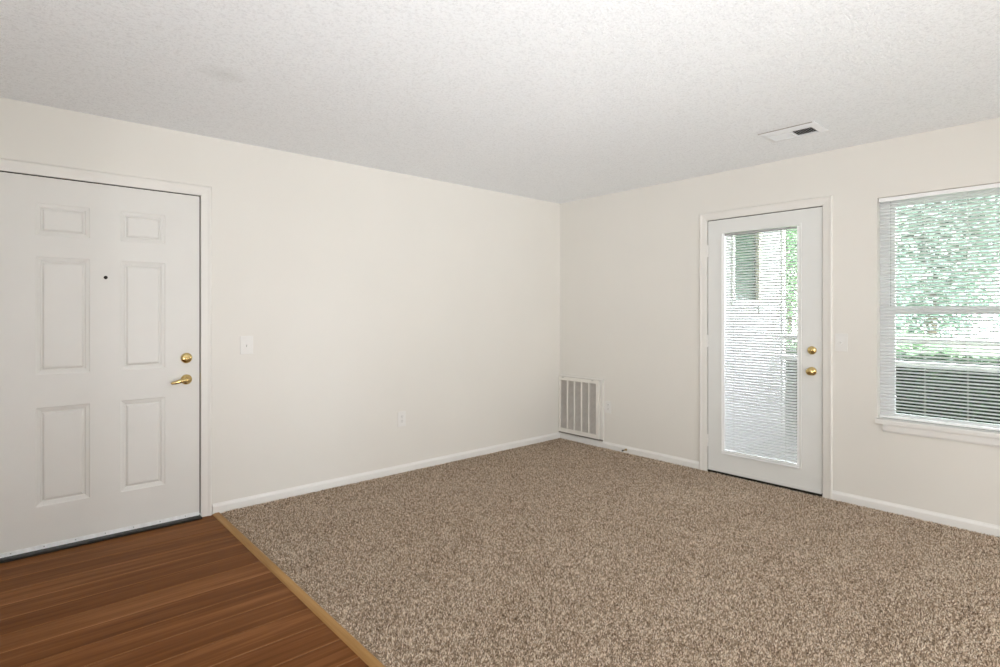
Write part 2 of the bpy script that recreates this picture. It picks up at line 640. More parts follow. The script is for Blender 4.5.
def baseboard_y(mb, y0, y1):        # on wall_right, into the room = -x
    mb.loops([[(-d, y0, z) for d, z in BBP], [(-d, y1, z) for d, z in BBP]])


CW = 0.062       # casing width
mb = MB()
baseboard_x(mb, ED1 + 0.012 + CW + 0.001, -0.0005)
struct('baseboard_left', mb, M_trim, 'white baseboard between entry door casing and the far corner', 'baseboard')
mb = MB()
baseboard_y(mb, PD1 + 0.012 + CW + 0.001 - 0.012, -0.0145)
struct('baseboard_right', mb, M_trim, 'white baseboard from the corner to the patio door casing', 'baseboard')
mb = MB()
baseboard_y(mb, YB + 0.01, PD0 - 0.012 - CW + 0.011)
struct('baseboard_window', mb, M_trim, 'white baseboard under the window right of the patio door', 'baseboard')


# ------------------------------------------------------------------ door casings
def casing(name, axis, a0, a1, top, label, reveal=0.006, cw=CW):
    """Colonial casing mitred round an opening in wall axis ('x': wall_left, 'y': wall_right)."""
    prof = [(0.0, 0.0), (0.0, 0.009), (0.010, 0.011), (0.020, 0.0125), (cw * 0.62, 0.0145), (cw * 0.80, 0.018), (cw * 0.93, 0.018), (cw, 0.014), (cw, 0.0)]

    def P(a, d, z):
        return (a, -d, z) if axis == 'x' else (-d, a, z)
    root = empty(name, P((a0 + a1) / 2, 0, 0), label, 'door trim', kind='structure')
    i0, i1, it = a0 - reveal, a1 + reveal, top + reveal
    for side, base in ((-1, i0), (1, i1)):
        m = MB().loops([[P(base + side * w, d, 0.0) for w, d in prof], [P(base + side * w, d, it + w) for w, d in prof]])
        m.build('casing_leg', M_casing, root)
    m = MB().loops([[P(i0 - w, d, it + w) for w, d in prof], [P(i1 + w, d, it + w) for w, d in prof]])
    m.build('casing_head', M_casing, root)
    # jamb lining
    g = 0.0065
    def bx(a_, b_, d0, d1, z0, z1):
        m_ = MB()
        if axis == 'x':
            m_.box(a_, b_, d0, d1, z0, z1)
        else:
            m_.box(d0, d1, a_, b_, z0, z1)
        return m_
    bx(a0 - J + 0.001, a0 - g, 0.001, T - 0.001, 0.0, top + J - 0.001).build('jamb', M_casing, root)
    bx(a1 + g, a1 + J - 0.001, 0.001, T - 0.001, 0.0, top + J - 0.001).build('jamb', M_casing, root)
    bx(a0 - g, a1 + g, 0.001, T - 0.001, top + g, top + J - 0.001).build('head_jamb', M_casing, root)
    # dark strip carrying the shade of the gap round the slab
    bx(a0 - g, a0 - 0.0003, 0.012, 0.04, 0.02, top).build('gap_strip', M_gasket, root)
    bx(a1 + 0.0003, a1 + g, 0.012, 0.04, 0.02, top).build('gap_strip', M_gasket, root)
    bx(a0 - g, a1 + g, 0.012, 0.04, top + 0.0003, top + g).build('gap_strip', M_gasket, root)
    return root, bx


tr_e, bx_e = casing('trim_2', 'x', ED0, ED1, EDZ, 'white moulded casing round the entry door')
tr_p, bx_p = casing('trim_3', 'y', PD0, PD1, PDZ, 'white moulded casing round the patio door')
bx_e(ED0 - 0.0045, ED1 + 0.0045, -0.050, T, 0.0004, 0.0105).build('threshold', M_gasket, tr_e)
bx_p(PD0 - 0.0045, PD1 + 0.0045, 0.002, T, -0.004, 0.016).build('threshold', M_gasket, tr_p)
# brass strike plate on the latch jamb
bx_e(ED1 + 0.0040, ED1 + 0.0052, 0.0003, 0.011, 0.85, 0.92).build('strike_plate', M_brass_dull, tr_e)


# ------------------------------------------------------------------ entry door
DT = 0.044
d1 = empty('door_1', ((ED0 + ED1) / 2, DT / 2, 0.0), 'white six panel entry door with brass lever and deadbolt', 'door', kind='structure')
LX0, LX1, RX0, RX1 = -4.206, -3.966, -3.820, -3.590
ZB = [(0.247, 0.786), (0.966, 1.612), (1.728, 1.905)]
sl = MB()
yf = 0.003
zb, zt = 0.020, EDZ
cols = [(ED0, LX0), (LX1, RX0), (RX1, ED1)]
for a, b_ in cols:
    sl.box(a, b_, yf, DT, zb, zt)
zz = [zb] + [q for pr in ZB for q in pr] + [zt]
for a, b_ in ((LX0, LX1), (RX0, RX1)):
    for i in range(0, len(zz), 2):
        sl.box(a, b_, yf, DT, zz[i], zz[i + 1])
sl.build('slab', M_door, d1)


def raised_panel(x0, x1, z0, z1):
    steps = [(0.0, 0.0), (0.004, 0.003), (0.010, 0.0045), (0.020, 0.0070), (0.023, 0.0120), (0.029, 0.0120), (0.036, 0.004), (0.042, 0.0025)]
    rings = []
    for ins, dep in steps:
        yy = yf + dep
        rings.append([(x0 + ins, yy, z0 + ins), (x1 - ins, yy, z0 + ins), (x1 - ins, yy, z1 - ins), (x0 + ins, yy, z1 - ins)])
    back = [[(p[0], DT, p[2]) for p in rings[0]]]
    MB().loops(back + rings).build('panel', M_door, d1)


for a, b_ in ((LX0, LX1), (RX0, RX1)):
    for z0, z1 in ZB:
        raised_panel(a, b_, z0, z1)

# peephole
MB().lathe((-3.892, yf + 0.001, 1.510), (0, -1, 0), [(0, 0.010), (0.003, 0.010), (0.004, 0.0065)]).build('peephole', M_gasket, d1, smooth=False)
# deadbolt with thumb turn
db = MB().lathe((-3.474, yf, 1.020), (0, -1, 0), [(0, 0.033), (0.006, 0.033), (0.011, 0.030), (0.016, 0.024), (0.018, 0.018), (0.020, 0.0)]).build('deadbolt', M_brass, d1, smooth=True)
tt = MB().tube([(-3.490, yf - 0.026, 1.014), (-3.474, yf - 0.028, 1.018), (-3.458, yf - 0.026, 1.022)], [(0.004, 0.007), (0.005, 0.009), (0.004, 0.007)], 12)
tt.lathe((-3.474, yf - 0.016, 1.018), (0, -1, 0), [(0, 0.008), (0.012, 0.007)], 12)
tt.build('thumb_turn', M_brass, db, smooth=True)
# lever
lv = MB().lathe((-3.474, yf, 0.885), (0, -1, 0), [(0, 0.032), (0.005, 0.032), (0.010, 0.028), (0.015, 0.018), (0.022, 0.014), (0.046, 0.0135), (0.056, 0.012), (0.058, 0.0)]).build('lever_set', M_brass, d1, smooth=True)
MB().tube([(-3.468, yf - 0.050, 0.886), (-3.490, yf - 0.052, 0.886), (-3.520, yf - 0.052, 0.881), (-3.545, yf - 0.049, 0.874), (-3.563, yf - 0.046, 0.871), (-3.570, yf - 0.045, 0.872)],
          [(0.011, 0.012), (0.012, 0.013), (0.009, 0.012), (0.006, 0.010), (0.005, 0.008), (0.001, 0.002)], 14).build('lever_handle', M_brass, lv, smooth=True)
# latch edge
# sweep along the bottom with screws
sw = MB().box(ED0 + 0.003, ED1 - 0.003, yf - 0.004, yf, 0.013, 0.036).build('door_sweep', M_alu, d1, bevel=0.001)
for k in range(7):
    xx = ED0 + 0.08 + k * 0.138
    MB().lathe((xx, yf - 0.004, 0.026), (0, -1, 0), [(0, 0.0035), (0.0018, 0.003)], 10).build('screw', M_steel, sw)

# ------------------------------------------------------------------ patio door
d2 = empty('door_2', (DT / 2, (PD0 + PD1) / 2, 0.0), 'white patio door with full glass and brass knob', 'door', kind='structure')
GY0, GY1, GZ0, GZ1 = -2.345, -1.752, 0.185, 1.945      # glass opening
xf = 0.003
sl = MB()
zb2 = 0.026
sl.box(xf, DT, PD0, GY0, zb2, PDZ)
sl.box(xf, DT, GY1, PD1, zb2, PDZ)
sl.box(xf, DT, GY0, GY1, zb2, GZ0)
sl.box(xf, DT, GY0, GY1, GZ1, PDZ)
sl.build('slab', M_door2, d2)
# lite frame (thin moulded bead round the glass)
lf = 0.012
fr = MB()
for (ya, yb, za, zb_) in ((GY0 - lf, GY0 + 0.002, GZ0 - lf, GZ1 + lf), (GY1 - 0.002, GY1 + lf, GZ0 - lf, GZ1 + lf),
                          (GY0, GY1, GZ0 - lf, GZ0 + 0.002), (GY0, GY1, GZ1 - 0.002, GZ1 + lf)):
    fr.box(xf - 0.004, xf + 0.006, ya, yb, za, zb_)
fr.build('lite_frame', M_door2, d2, bevel=0.0015)
MB().box(0.036, 0.040, GY0 + 0.001, GY1 - 0.001, GZ0 + 0.001, GZ1 - 0.001).build('pane', M_glass, d2)
for ya, yb in ((GY0 + 0.002, GY0 + 0.020), (GY1 - 0.022, GY1 - 0.002)):
    MB().box(0.0045, 0.0345, ya, yb, GZ0 + 0.003, GZ1 - 0.003).build('side_channel', M_vinyl, d2)
# brass
dbp = MB().lathe((xf, -2.428, 1.036), (-1, 0, 0), [(0, 0.030), (0.006, 0.030), (0.012, 0.026), (0.016, 0.018), (0.018, 0.0)]).build('deadbolt', M_brass, d2, smooth=True)
t2 = MB().lathe((xf - 0.014, -2.428, 1.036), (-1, 0, 0), [(0, 0.007), (0.012, 0.006)], 12)
t2.tube([(xf - 0.024, -2.440, 1.046), (xf - 0.026, -2.428, 1.036), (xf - 0.024, -2.416, 1.026)], [(0.004, 0.006), (0.005, 0.008), (0.004, 0.006)], 12)
t2.build('thumb_turn', M_brass, dbp, smooth=True)
ro = MB().lathe((xf, -2.428, 0.886), (-1, 0, 0), [(0, 0.031), (0.004, 0.031), (0.009, 0.027), (0.012, 0.014), (0.028, 0.012)]).build('knob_rose', M_brass, d2, smooth=True)
MB().lathe((xf - 0.026, -2.428, 0.886), (-1, 0, 0), [(0, 0.012), (0.006, 0.019), (0.014, 0.0255), (0.022, 0.0265), (0.029, 0.023), (0.033, 0.015), (0.0345, 0.0)]).build('knob', M_brass, ro, smooth=True)
# bottom sweep
MB().box(xf - 0.004, xf, PD0 + 0.003, PD1 - 0.003, 0.020, 0.046).build('door_sweep', M_door2, d2, bevel=0.001)
# hinges
for hz in (1.813, 1.073, 0.259):
    hg = MB()
    for k in range(3):
        hg.lathe((-0.004, PD1 + 0.002, hz - 0.048 + k * 0.033), (0, 0, 1), [(0, 0.0062), (0.0315, 0.0062)], 12)
    hg.build('hinge', M_trim, d2, smooth=False)


# ------------------------------------------------------------------ blinds
def slat_mesh(name, length, width=0.0252, crown=0.0022, tilt=0.0, thick=0.0005):
    """A crowned slat running along y; tilt raises the outdoor (+x) edge."""
    k = 6
    up, lo = [], []
    for i in range(k + 1):
        s = -0.5 + i / k
        xx = s * width
        zz = crown * (1 - 4 * s * s)
        ca, sa = math.cos(tilt), math.sin(tilt)
        up.append((xx * ca - zz * sa, xx * sa + zz * ca))
        zz -= thick
        lo.append((xx * ca - zz * sa, xx * sa + zz * ca))
    ring = up + lo[::-1]
    m = MB().loops([[(px, -length / 2, pz) for px, pz in ring], [(px, length / 2, pz) for px, pz in ring]])
    o = m.build(name, M_slat)
    return o


def blind(name, xc, y0, y1, ztop, zbot, pitch, tilt, label, hr=0.028, hw=0.028, cords=3, wand=None, rail_mat=None):
    root = empty(name, (xc, (y0 + y1) / 2, zbot), label, 'blind')
    L = y1 - y0
    yc = (y0 + y1) / 2
    hrail = MB().box(xc - hw / 2, xc + hw / 2, y0, y1, ztop - hr, ztop).build('head_rail', rail_mat or M_vinyl, root, bevel=0.002)
    MB().box(xc - 0.012, xc + 0.012, y0 + 0.002, y1 - 0.002, zbot, zbot + 0.012).build('bottom_rail', M_vinyl, root, bevel=0.002)
    src = None
    z = zbot + 0.012 + pitch * 0.8
    n = 0
    while z < ztop - hr - 0.006:
        if src is None:
            src = slat_mesh('slat', L - 0.006, tilt=tilt)
            src.parent = root
            src.location = (0, 0, z - zbot)
        else:
            copy_part(src, root, (0, 0, z - zbot))
        z += pitch
        n += 1
    for k in range(cords):
        f = 0.14 + (0.72 / (cords - 1)) * k
        yy = y0 + L * f
        cd = MB()
        for s in (-1, 1):
            cd.box(xc + s * 0.0128 - 0.0005, xc + s * 0.0128 + 0.0005, yy - 0.0008, yy + 0.0008, zbot + 0.01, ztop - hr)
        cd.build('ladder_cord', M_cord, root)
    if wand is not None:
        wd = MB().tube([(xc - 0.020, wand, ztop - hr - 0.005), (xc - 0.021, wand, ztop - hr - 0.62)], [0.0035, 0.0035], 8)
        wd.build('tilt_wand', M_gasket, root)
    return root


blind('door_blind', 0.0165, GY0 + 0.022, GY1 - 0.024, GZ1 - 0.006, GZ0 + 0.004, 0.0212, R(31),
      'white mini blind over the patio door glass, tilted half closed', hw=0.024, hr=0.016, cords=2, rail_mat=M_greyrail)
blind('window_blind', 0.030, WN0 + 0.006, WN1 - 0.006, WZ1 - 0.002, WZ0 + 0.010, 0.0212, R(-28),
      'white mini blind hanging open in the large window', hr=0.026, cords=7)
# hold-down bracket line at the bottom of the door blind
hb = MB().box(-0.012, -0.001, GY0 + 0.004, GY1 - 0.004, GZ0 - 0.012, GZ0 - 0.004)
hb.build('hold_down_rail', M_vinyl, d2, bevel=0.001)

# ------------------------------------------------------------------ window
w1 = empty('window_1', (0.09, (WN0 + WN1) / 2, WZ0), 'white double hung vinyl window with a moulded sill', 'window', kind='structure')
wm = (WN0 + WN1) / 2
fd0, fd1 = 0.070, 0.128
fwid = 0.052
frm = MB()
frm.box(fd0, fd1, WN0, WN0 + fwid, WZ0, WZ1)
frm.box(fd0, fd1, WN1 - fwid, WN1, WZ0, WZ1)
frm.box(fd0, fd1, WN0 + fwid, WN1 - fwid, WZ1 - 0.022, WZ1)
frm.box(fd0, fd1, WN0 + fwid, WN1 - fwid, WZ0, WZ0 + 0.012)
frm.build('frame', M_vinyl, w1)
MB().box(fd0 - 0.004, fd1, wm - 0.045, wm + 0.045, WZ0 + 0.012, WZ1 - 0.022).build('mullion', M_vinyl, w1)
MEET = 1.325
for (ya, yb) in ((WN0 + fwid, wm - 0.045), (wm + 0.045, WN1 - fwid)):
    for (za, zb_, xa, xb, nm) in ((MEET - 0.018, WZ1 - 0.022, 0.098, 0.122, 'upper_sash'), (WZ0 + 0.012, MEET + 0.020, 0.074, 0.097, 'lower_sash')):
        s = 0.030 if nm == 'lower_sash' else 0.026
        sm = MB()
        sm.box(xa, xb, ya, ya + s, za, zb_)
        sm.box(xa, xb, yb - s, yb, za, zb_)
        lo_, hi_ = (0.036, 0.024) if nm == 'upper_sash' else (0.024, 0.036)
        sm.box(xa, xb, ya + s, yb - s, za, za + lo_)
        sm.box(xa, xb, ya + s, yb - s, zb_ - hi_, zb_)
        so = sm.build(nm, M_vinyl, w1)
        MB().box((xa + xb) / 2 - 0.002, (xa + xb) / 2 + 0.002, ya + s - 0.001, yb - s + 0.001, za + lo_ - 0.002, zb_ - hi_ + 0.002).build('pane', M_glass, so)
        if nm == 'upper_sash':
            # dark strip painting the shadow gap beside the sash
            MB().box(xa - 0.002, xa - 0.0005, yb - 0.003, yb - 0.0005, za + 0.02, zb_).build('gap_strip', M_gasket, so)
# sill (stool) and apron
MB().box(-0.022, 0.069, WN0 - 0.012, WN1 + 0.006, WZ0 - 0.030, WZ0 - 0.0005).build('sill', M_trim, w1, bevel=0.004)
ap = [(0.0, 0.0), (0.006, 0.0), (0.011, 0.012), (0.013, 0.040), (0.010, 0.050), (0.0, 0.050)]
MB().loops([[(-d - 0.0002, WN0 + 0.03, WZ0 - 0.081 + z) for d, z in ap], [(-d - 0.0002, WN1 - 0.035, WZ0 - 0.081 + z) for d, z in ap]]).build('apron', M_trim, w1)


# ------------------------------------------------------------------ switches and outlets
def plate(name, axis, a, z, w, h, label, cat, kind):
    """axis 'x' on wall_left at x=a, 'y' on wall_right at y=a."""
    def P(u, d, v):
        return (a + u, -d, z + v) if axis == 'x' else (-d, a - u, z + v)

    def bx(u0, u1, d0, d1_, v0, v1):
        p, q = P(u0, d0, v0), P(u1, d1_, v1)
        return MB().box(p[0], q[0], p[1], q[1], p[2], q[2])
    ax = (0, -1, 0) if axis == 'x' else (-1, 0, 0)
    root = empty(name, P(0, 0, -h / 2), label, cat, group=None)
    bx(-w / 2, w / 2, 0.0003, 0.0055, -h / 2, h / 2).build('cover_plate', M_plate, root, bevel=0.0022, bseg=3)
    if kind == 'switch':
        sl_ = bx(-0.0055, 0.0055, 0.0045, 0.0062, -0.013, 0.013).build('toggle_slot', M_plate, root)
        tg = MB()
        r0 = [P(-0.004, 0.006, -0.009), P(0.004, 0.006, -0.009), P(0.004, 0.006, 0.006), P(-0.004, 0.006, 0.006)]
        r1 = [P(-0.0035, 0.019, -0.013), P(0.0035, 0.019, -0.013), P(0.0035, 0.0175, -0.004), P(-0.0035, 0.0175, -0.004)]
        tg.loops([r0, r1])
        tg.build('toggle', M_plate, root)
        for v in (-0.030, 0.030):
            MB().lathe(P(0, 0.005, v), ax, [(0, 0.003), (0.0012, 0.0025)], 12).build('screw', M_plate, root)
    else:
        for v in (-0.0195, 0.0195):
            rc = MB()
            pts = []
            for i in range(20):
                t = 2 * math.pi * i / 20
                u_, v_ = 0.0172 * math.cos(t), 0.0172 * math.sin(t)
                v_ = max(-0.0135, min(0.0135, v_))
                pts.append((u_, v_))
            rc.loops([[P(u_, 0.005, v + v_) for u_, v_ in pts], [P(u_, 0.0075, v + v_) for u_, v_ in pts]])
            ro_ = rc.build('receptacle', M_plate, root)
            for u in (-0.0062, 0.0062):
                bx(u - 0.0011, u + 0.0011, 0.0072, 0.0078, v + 0.0005, v + 0.0085).build('slot', M_dark, ro_)
            MB().lathe(P(0, 0.0072, v - 0.0065), ax, [(0, 0.0024), (0.0006, 0.0024)], 10).build('ground_hole', M_dark, ro_)
        MB().lathe(P(0, 0.005, 0), ax, [(0, 0.0028), (0.0011, 0.0024)], 12).build('screw', M_steel, root)
    return root


plate('light_switch', 'x', -3.113, 1.088, 0.082, 0.122, 'white toggle light switch on the wall beside the entry door', 'switch', 'switch')
plate('light_switch', 'y', -2.617, 1.100, 0.078, 0.122, 'white toggle light switch between the patio door and the window', 'switch', 'switch')
plate('electrical_outlet', 'x', -1.908, 0.440, 0.074, 0.122, 'white wall outlet low on the long blank wall', 'outlet', 'outlet')
plate('electrical_outlet', 'y', -0.622, 0.402, 0.072, 0.116, 'white wall outlet just right of the return air grille', 'outlet', 'outlet')

# ------------------------------------------------------------------ return air grille
gy0, gy1, gz0, gz1 = -0.572, -0.003, 0.070, 0.668
gr = empty('return_air_grille', (0, (gy0 + gy1) / 2, gz0), 'white return air grille with five louvred columns in the corner', 'vent')
dp = 0.030
f0, f1, h0, h1 = -0.532, -0.005, 0.081, 0.648          # hinged face frame
iy0, iy1, iz0, iz1 = -0.494, -0.029, 0.122, 0.615      # louvred field
# surround proud of the wall
sb = MB()
sb.box(-0.014, -0.0003, gy0, f0 - 0.006, gz0, gz1)
sb.box(-0.014, -0.0003, f0 - 0.006, gy1, gz0, h0 - 0.005)
sb.box(-0.014, -0.0003, f0 - 0.006, gy1, h1 + 0.003, gz1)
sb.build('surround', M_casing, gr)
ff = MB()
ff.box(-dp, -0.0053, f0, iy0, h0, h1)
ff.box(-dp, -0.0053, iy1, f1, h0, h1)
ff.box(-dp, -0.0053, iy0, iy1, h0, iz0)
ff.box(-dp, -0.0053, iy0, iy1, iz1, h1)
ff.build('face_frame', M_grille, gr)
MB().box(-0.026, -0.0145, gy0 + 0.004, f1, gz0 - 0.004, h0 - 0.001).build('gap_shade', M_gap, gr)  # grey strip painting the shade line under the face frame
MB().box(-0.0050, -0.0006, f0 - 0.005, f1 + 0.001, h0 - 0.004, h1 + 0.002).build('filter', M_filter, gr)
ncol = 5
cw_ = (iy1 - iy0) / ncol
bar0 = None
for k in range(1, ncol):
    yy = iy0 + cw_ * k
    if bar0 is None:
        bar0 = MB().box(-dp + 0.001, -0.010, yy - 0.0055, yy + 0.0055, iz0, iz1).build('divider_bar', M_grille, gr)
        y_first = yy
    else:
        copy_part(bar0, gr, (0, yy - y_first, 0))
# blades, one column of thin downward louvres after the other (too fine to pick apart)
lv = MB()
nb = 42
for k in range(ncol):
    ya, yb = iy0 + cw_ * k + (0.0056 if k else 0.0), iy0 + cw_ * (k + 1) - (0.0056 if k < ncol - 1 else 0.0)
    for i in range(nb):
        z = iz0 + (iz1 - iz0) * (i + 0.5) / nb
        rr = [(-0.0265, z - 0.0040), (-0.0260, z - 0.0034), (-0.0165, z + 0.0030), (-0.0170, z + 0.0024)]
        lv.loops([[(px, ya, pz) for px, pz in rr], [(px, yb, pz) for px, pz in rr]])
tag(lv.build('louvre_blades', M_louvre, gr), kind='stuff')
# latch tabs at the top
for yy in (f0 + 0.08, f1 - 0.06):
    MB().box(-dp - 0.003, -dp, yy - 0.012, yy + 0.012, h1 - 0.008, h1 - 0.003).build('latch_tab', M_steel, gr)

# ------------------------------------------------------------------ ceiling register
vx0, vx1, vy0, vy1 = -0.742, -0.496, -2.700, -2.366
cv = empty('ceiling_register', ((vx0 + vx1) / 2, (vy0 + vy1) / 2, H), 'white two way ceiling air register near the patio door', 'vent')
ox0, ox1, oy0, oy1 = vx0 + 0.068, vx1 - 0.048, vy0 + 0.040, vy1 - 0.040
ym = (oy0 + oy1) / 2
fl_ = MB()
zt_, zl = H - 0.0005, H - 0.012
def flare(a0, a1, b0, b1):
    pass
rings = []
outer = [(vx0, vy0), (vx1, vy0), (vx1, vy1), (vx0, vy1)]
inner = [(ox0, oy0), (ox1, oy0), (ox1, oy1), (ox0, oy1)]
def ringz(q, ins, z):
    (x0_, y0_), (x1_, y1_) = q[0], q[2]
    return [(x0_ + ins, y0_ + ins, z), (x1_ - ins, y0_ + ins, z), (x1_ - ins, y1_ - ins, z), (x0_ + ins, y1_ - ins, z)]
rings = [ringz(outer, 0.0, zt_), ringz(outer, 0.0, zt_ - 0.003), ringz(outer, 0.034, zl), ringz(inner, -0.003, zl), ringz(inner, 0.0, zl + 0.003), ringz(inner, 0.0, zt_)]
fl_.loops(rings, cap0=False, cap1=False)
fl_.build('frame', M_register, cv)
MB().box(vx0 - 0.004, vx0 + 0.004, vy0 + 0.01, vy1 - 0.004, H - 0.0042, H - 0.0004).build('lip_shade', M_filter, cv)  # grey strip painting the shade along the near lip of the frame
MB().box(ox0 - 0.03, ox1 + 0.03, oy0 - 0.02, oy1 + 0.02, zt_ - 0.0008, zt_ - 0.0002).build('duct_opening', M_dark, cv)
MB().box(ox0, ox1, ym - 0.005, ym + 0.005, zl + 0.0005, zt_ - 0.001).build('centre_bar', M_register, cv)
nl = 9
for side in (-1, 1):
    ya, yb = (oy0, ym - 0.005) if side < 0 else (ym + 0.005, oy1)
    src = None
    for i in range(nl):
        yy = ya + (yb - ya) * (i + 0.5) / nl
        if src is None:
            w_, t_ = 0.0048, 0.0005
            s_ = -side
            rr = [(yy - s_ * w_ - t_, zl + 0.0010), (yy - s_ * w_ + t_, zl + 0.0010), (yy + s_ * w_ + t_, zt_ - 0.0016), (yy + s_ * w_ - t_, zt_ - 0.0016)]
            src = MB().loops([[(ox0, a, b) for a, b in rr], [(ox1, a, b) for a, b in rr]]).build('louvre', M_register, cv)
            yfst = yy
        else:
            copy_part(src, cv, (0, yy - yfst, 0))

# ------------------------------------------------------------------ door stop on the baseboard
ds = empty('door_stop', (-0.014, -0.836, 0.035), 'small brass spring door stop on the baseboard near the grille', 'door stop')
MB().lathe((-0.0132, -0.836, 0.035), (-1, 0, 0), [(0, 0.011), (0.004, 0.010), (0.007, 0.006)], 14).build('base', M_brass_dull, ds)
pts = []
for i in range(60):
    t = i / 59
    pts.append((-0.018 - 0.045 * t, -0.836 + 0.0048 * math.cos(t * 2 * math.pi * 9), 0.035 + 0.0048 * math.sin(t * 2 * math.pi * 9)))
MB().tube(pts, [0.0013] * 60, 6).build('spring', M_brass_dull, ds, smooth=True)
MB().lathe((-0.061, -0.836, 0.035), (-1, 0, 0), [(0, 0.005), (0.002, 0.0075), (0.010, 0.0075), (0.013, 0.004)], 14).build('rubber_tip', M_gasket, ds)

# ------------------------------------------------------------------ outdoors: ground, porch, neighbour wing
struct('ground', MB().box(-20, 40, -30, 30, -0.42, -0.22), M_grass, 'lawn outside beyond the porch', 'lawn')
PX = 1.95
struct('porch_slab', MB().box(T + 0.001, PX + 0.15, -6.4, -1.30, -0.20, -0.04), M_conc, 'concrete porch floor outside the patio door', 'porch')
struct('porch_roof', MB().box(T + 0.001, PX + 0.30, -6.6, -1.20, 2.52, 2.66), M_ext, 'white porch roof over the patio', 'roof')
# side wing: wall plane y = -1.40 with lap siding and a window
SY = -1.40
SX1 = 2.02
win_x0, win_x1, win_z0, win_z1 = 0.93, 1.44, 1.43, 2.16
wg = empty('wall_wing', (1.0, SY, -0.2), 'white lap sided wing wall seen through the patio door', 'wall', kind='structure')
core = MB()
core.box(T + 0.002, win_x0, SY + 0.012, SY + 0.16, -0.2, 2.515)
core.box(win_x1, SX1, SY + 0.012, SY + 0.16, -0.2, 2.515)
core.box(win_x0, win_x1, SY + 0.012, SY + 0.16, -0.2, win_z0)
core.box(win_x0, win_x1, SY + 0.012, SY + 0.16, win_z1, 2.515)
core.build('wall_core', M_siding, wg)
z = -0.2
while z < 2.42:
    z1 = min(z + 0.115, 2.515)
    spans = [(T + 0.003, SX1)]
    if z1 > win_z0 - 0.05 and z < win_z1 + 0.05:
        spans = [(T + 0.003, win_x0 - 0.05), (win_x1 + 0.05, SX1)]
    for a, b_ in spans:
        ringp = [(SY + 0.0118, z), (SY - 0.008, z), (SY + 0.003, z1 + 0.006), (SY + 0.0118, z1 + 0.006)]
        MB().loops([[(a, p, q) for p, q in ringp], [(b_, p, q) for p, q in ringp]]).build('siding_board', M_siding, wg)
    z += 0.115
cb = MB().box(SX1 + 0.0005, SX1 + 0.09, SY - 0.02, SY + 0.16, -0.2, 2.515).build('corner_board', M_ext, wg)
w2 = empty('window_2', ((win_x0 + win_x1) / 2, SY, win_z0), 'dark window with pale frame in the wing wall outside', 'window', kind='structure')
fm = MB()
fm.box(win_x0 - 0.05, win_x0, SY - 0.018, SY + 0.05, win_z0 - 0.05, win_z1 + 0.05)
fm.box(win_x0, win_x1, SY - 0.018, SY + 0.05, win_z0 - 0.05, win_z0)
fm.box(win_x0, win_x1, SY - 0.018, SY + 0.05, win_z1, win_z1 + 0.05)
fm.build('frame', M_ext, w2)
MB().box(win_x1, win_x1 + 0.06, SY - 0.022, SY + 0.05, win_z0 - 0.05, win_z1 + 0.05).build('side_casing', M_extrim, w2)
MB().box(win_x0 + 0.001, win_x1 - 0.001, SY + 0.02, SY + 0.026, win_z0 + 0.001, win_z1 - 0.001).build('pane', M_darkglass, w2)

# porch railing
rl = empty('porch_railing', (PX, -3.8, -0.04), 'white porch railing with two flat rails outside the window', 'railing')
MB().box(PX - 0.045, PX + 0.045, -6.35, SY - 0.03, 1.020, 1.068).build('top_rail', M_ext, rl, bevel=0.004)
MB().box(PX - 0.035, PX + 0.035, -6.35, SY - 0.03, 0.800, 0.852).build('lower_rail', M_ext, rl, bevel=0.004)
for yy in (-6.35, -4.55):
    MB().box(PX - 0.05, PX + 0.05, yy - 0.05, yy + 0.05, -0.04, 2.52).build('post', M_ext, rl, bevel=0.004)


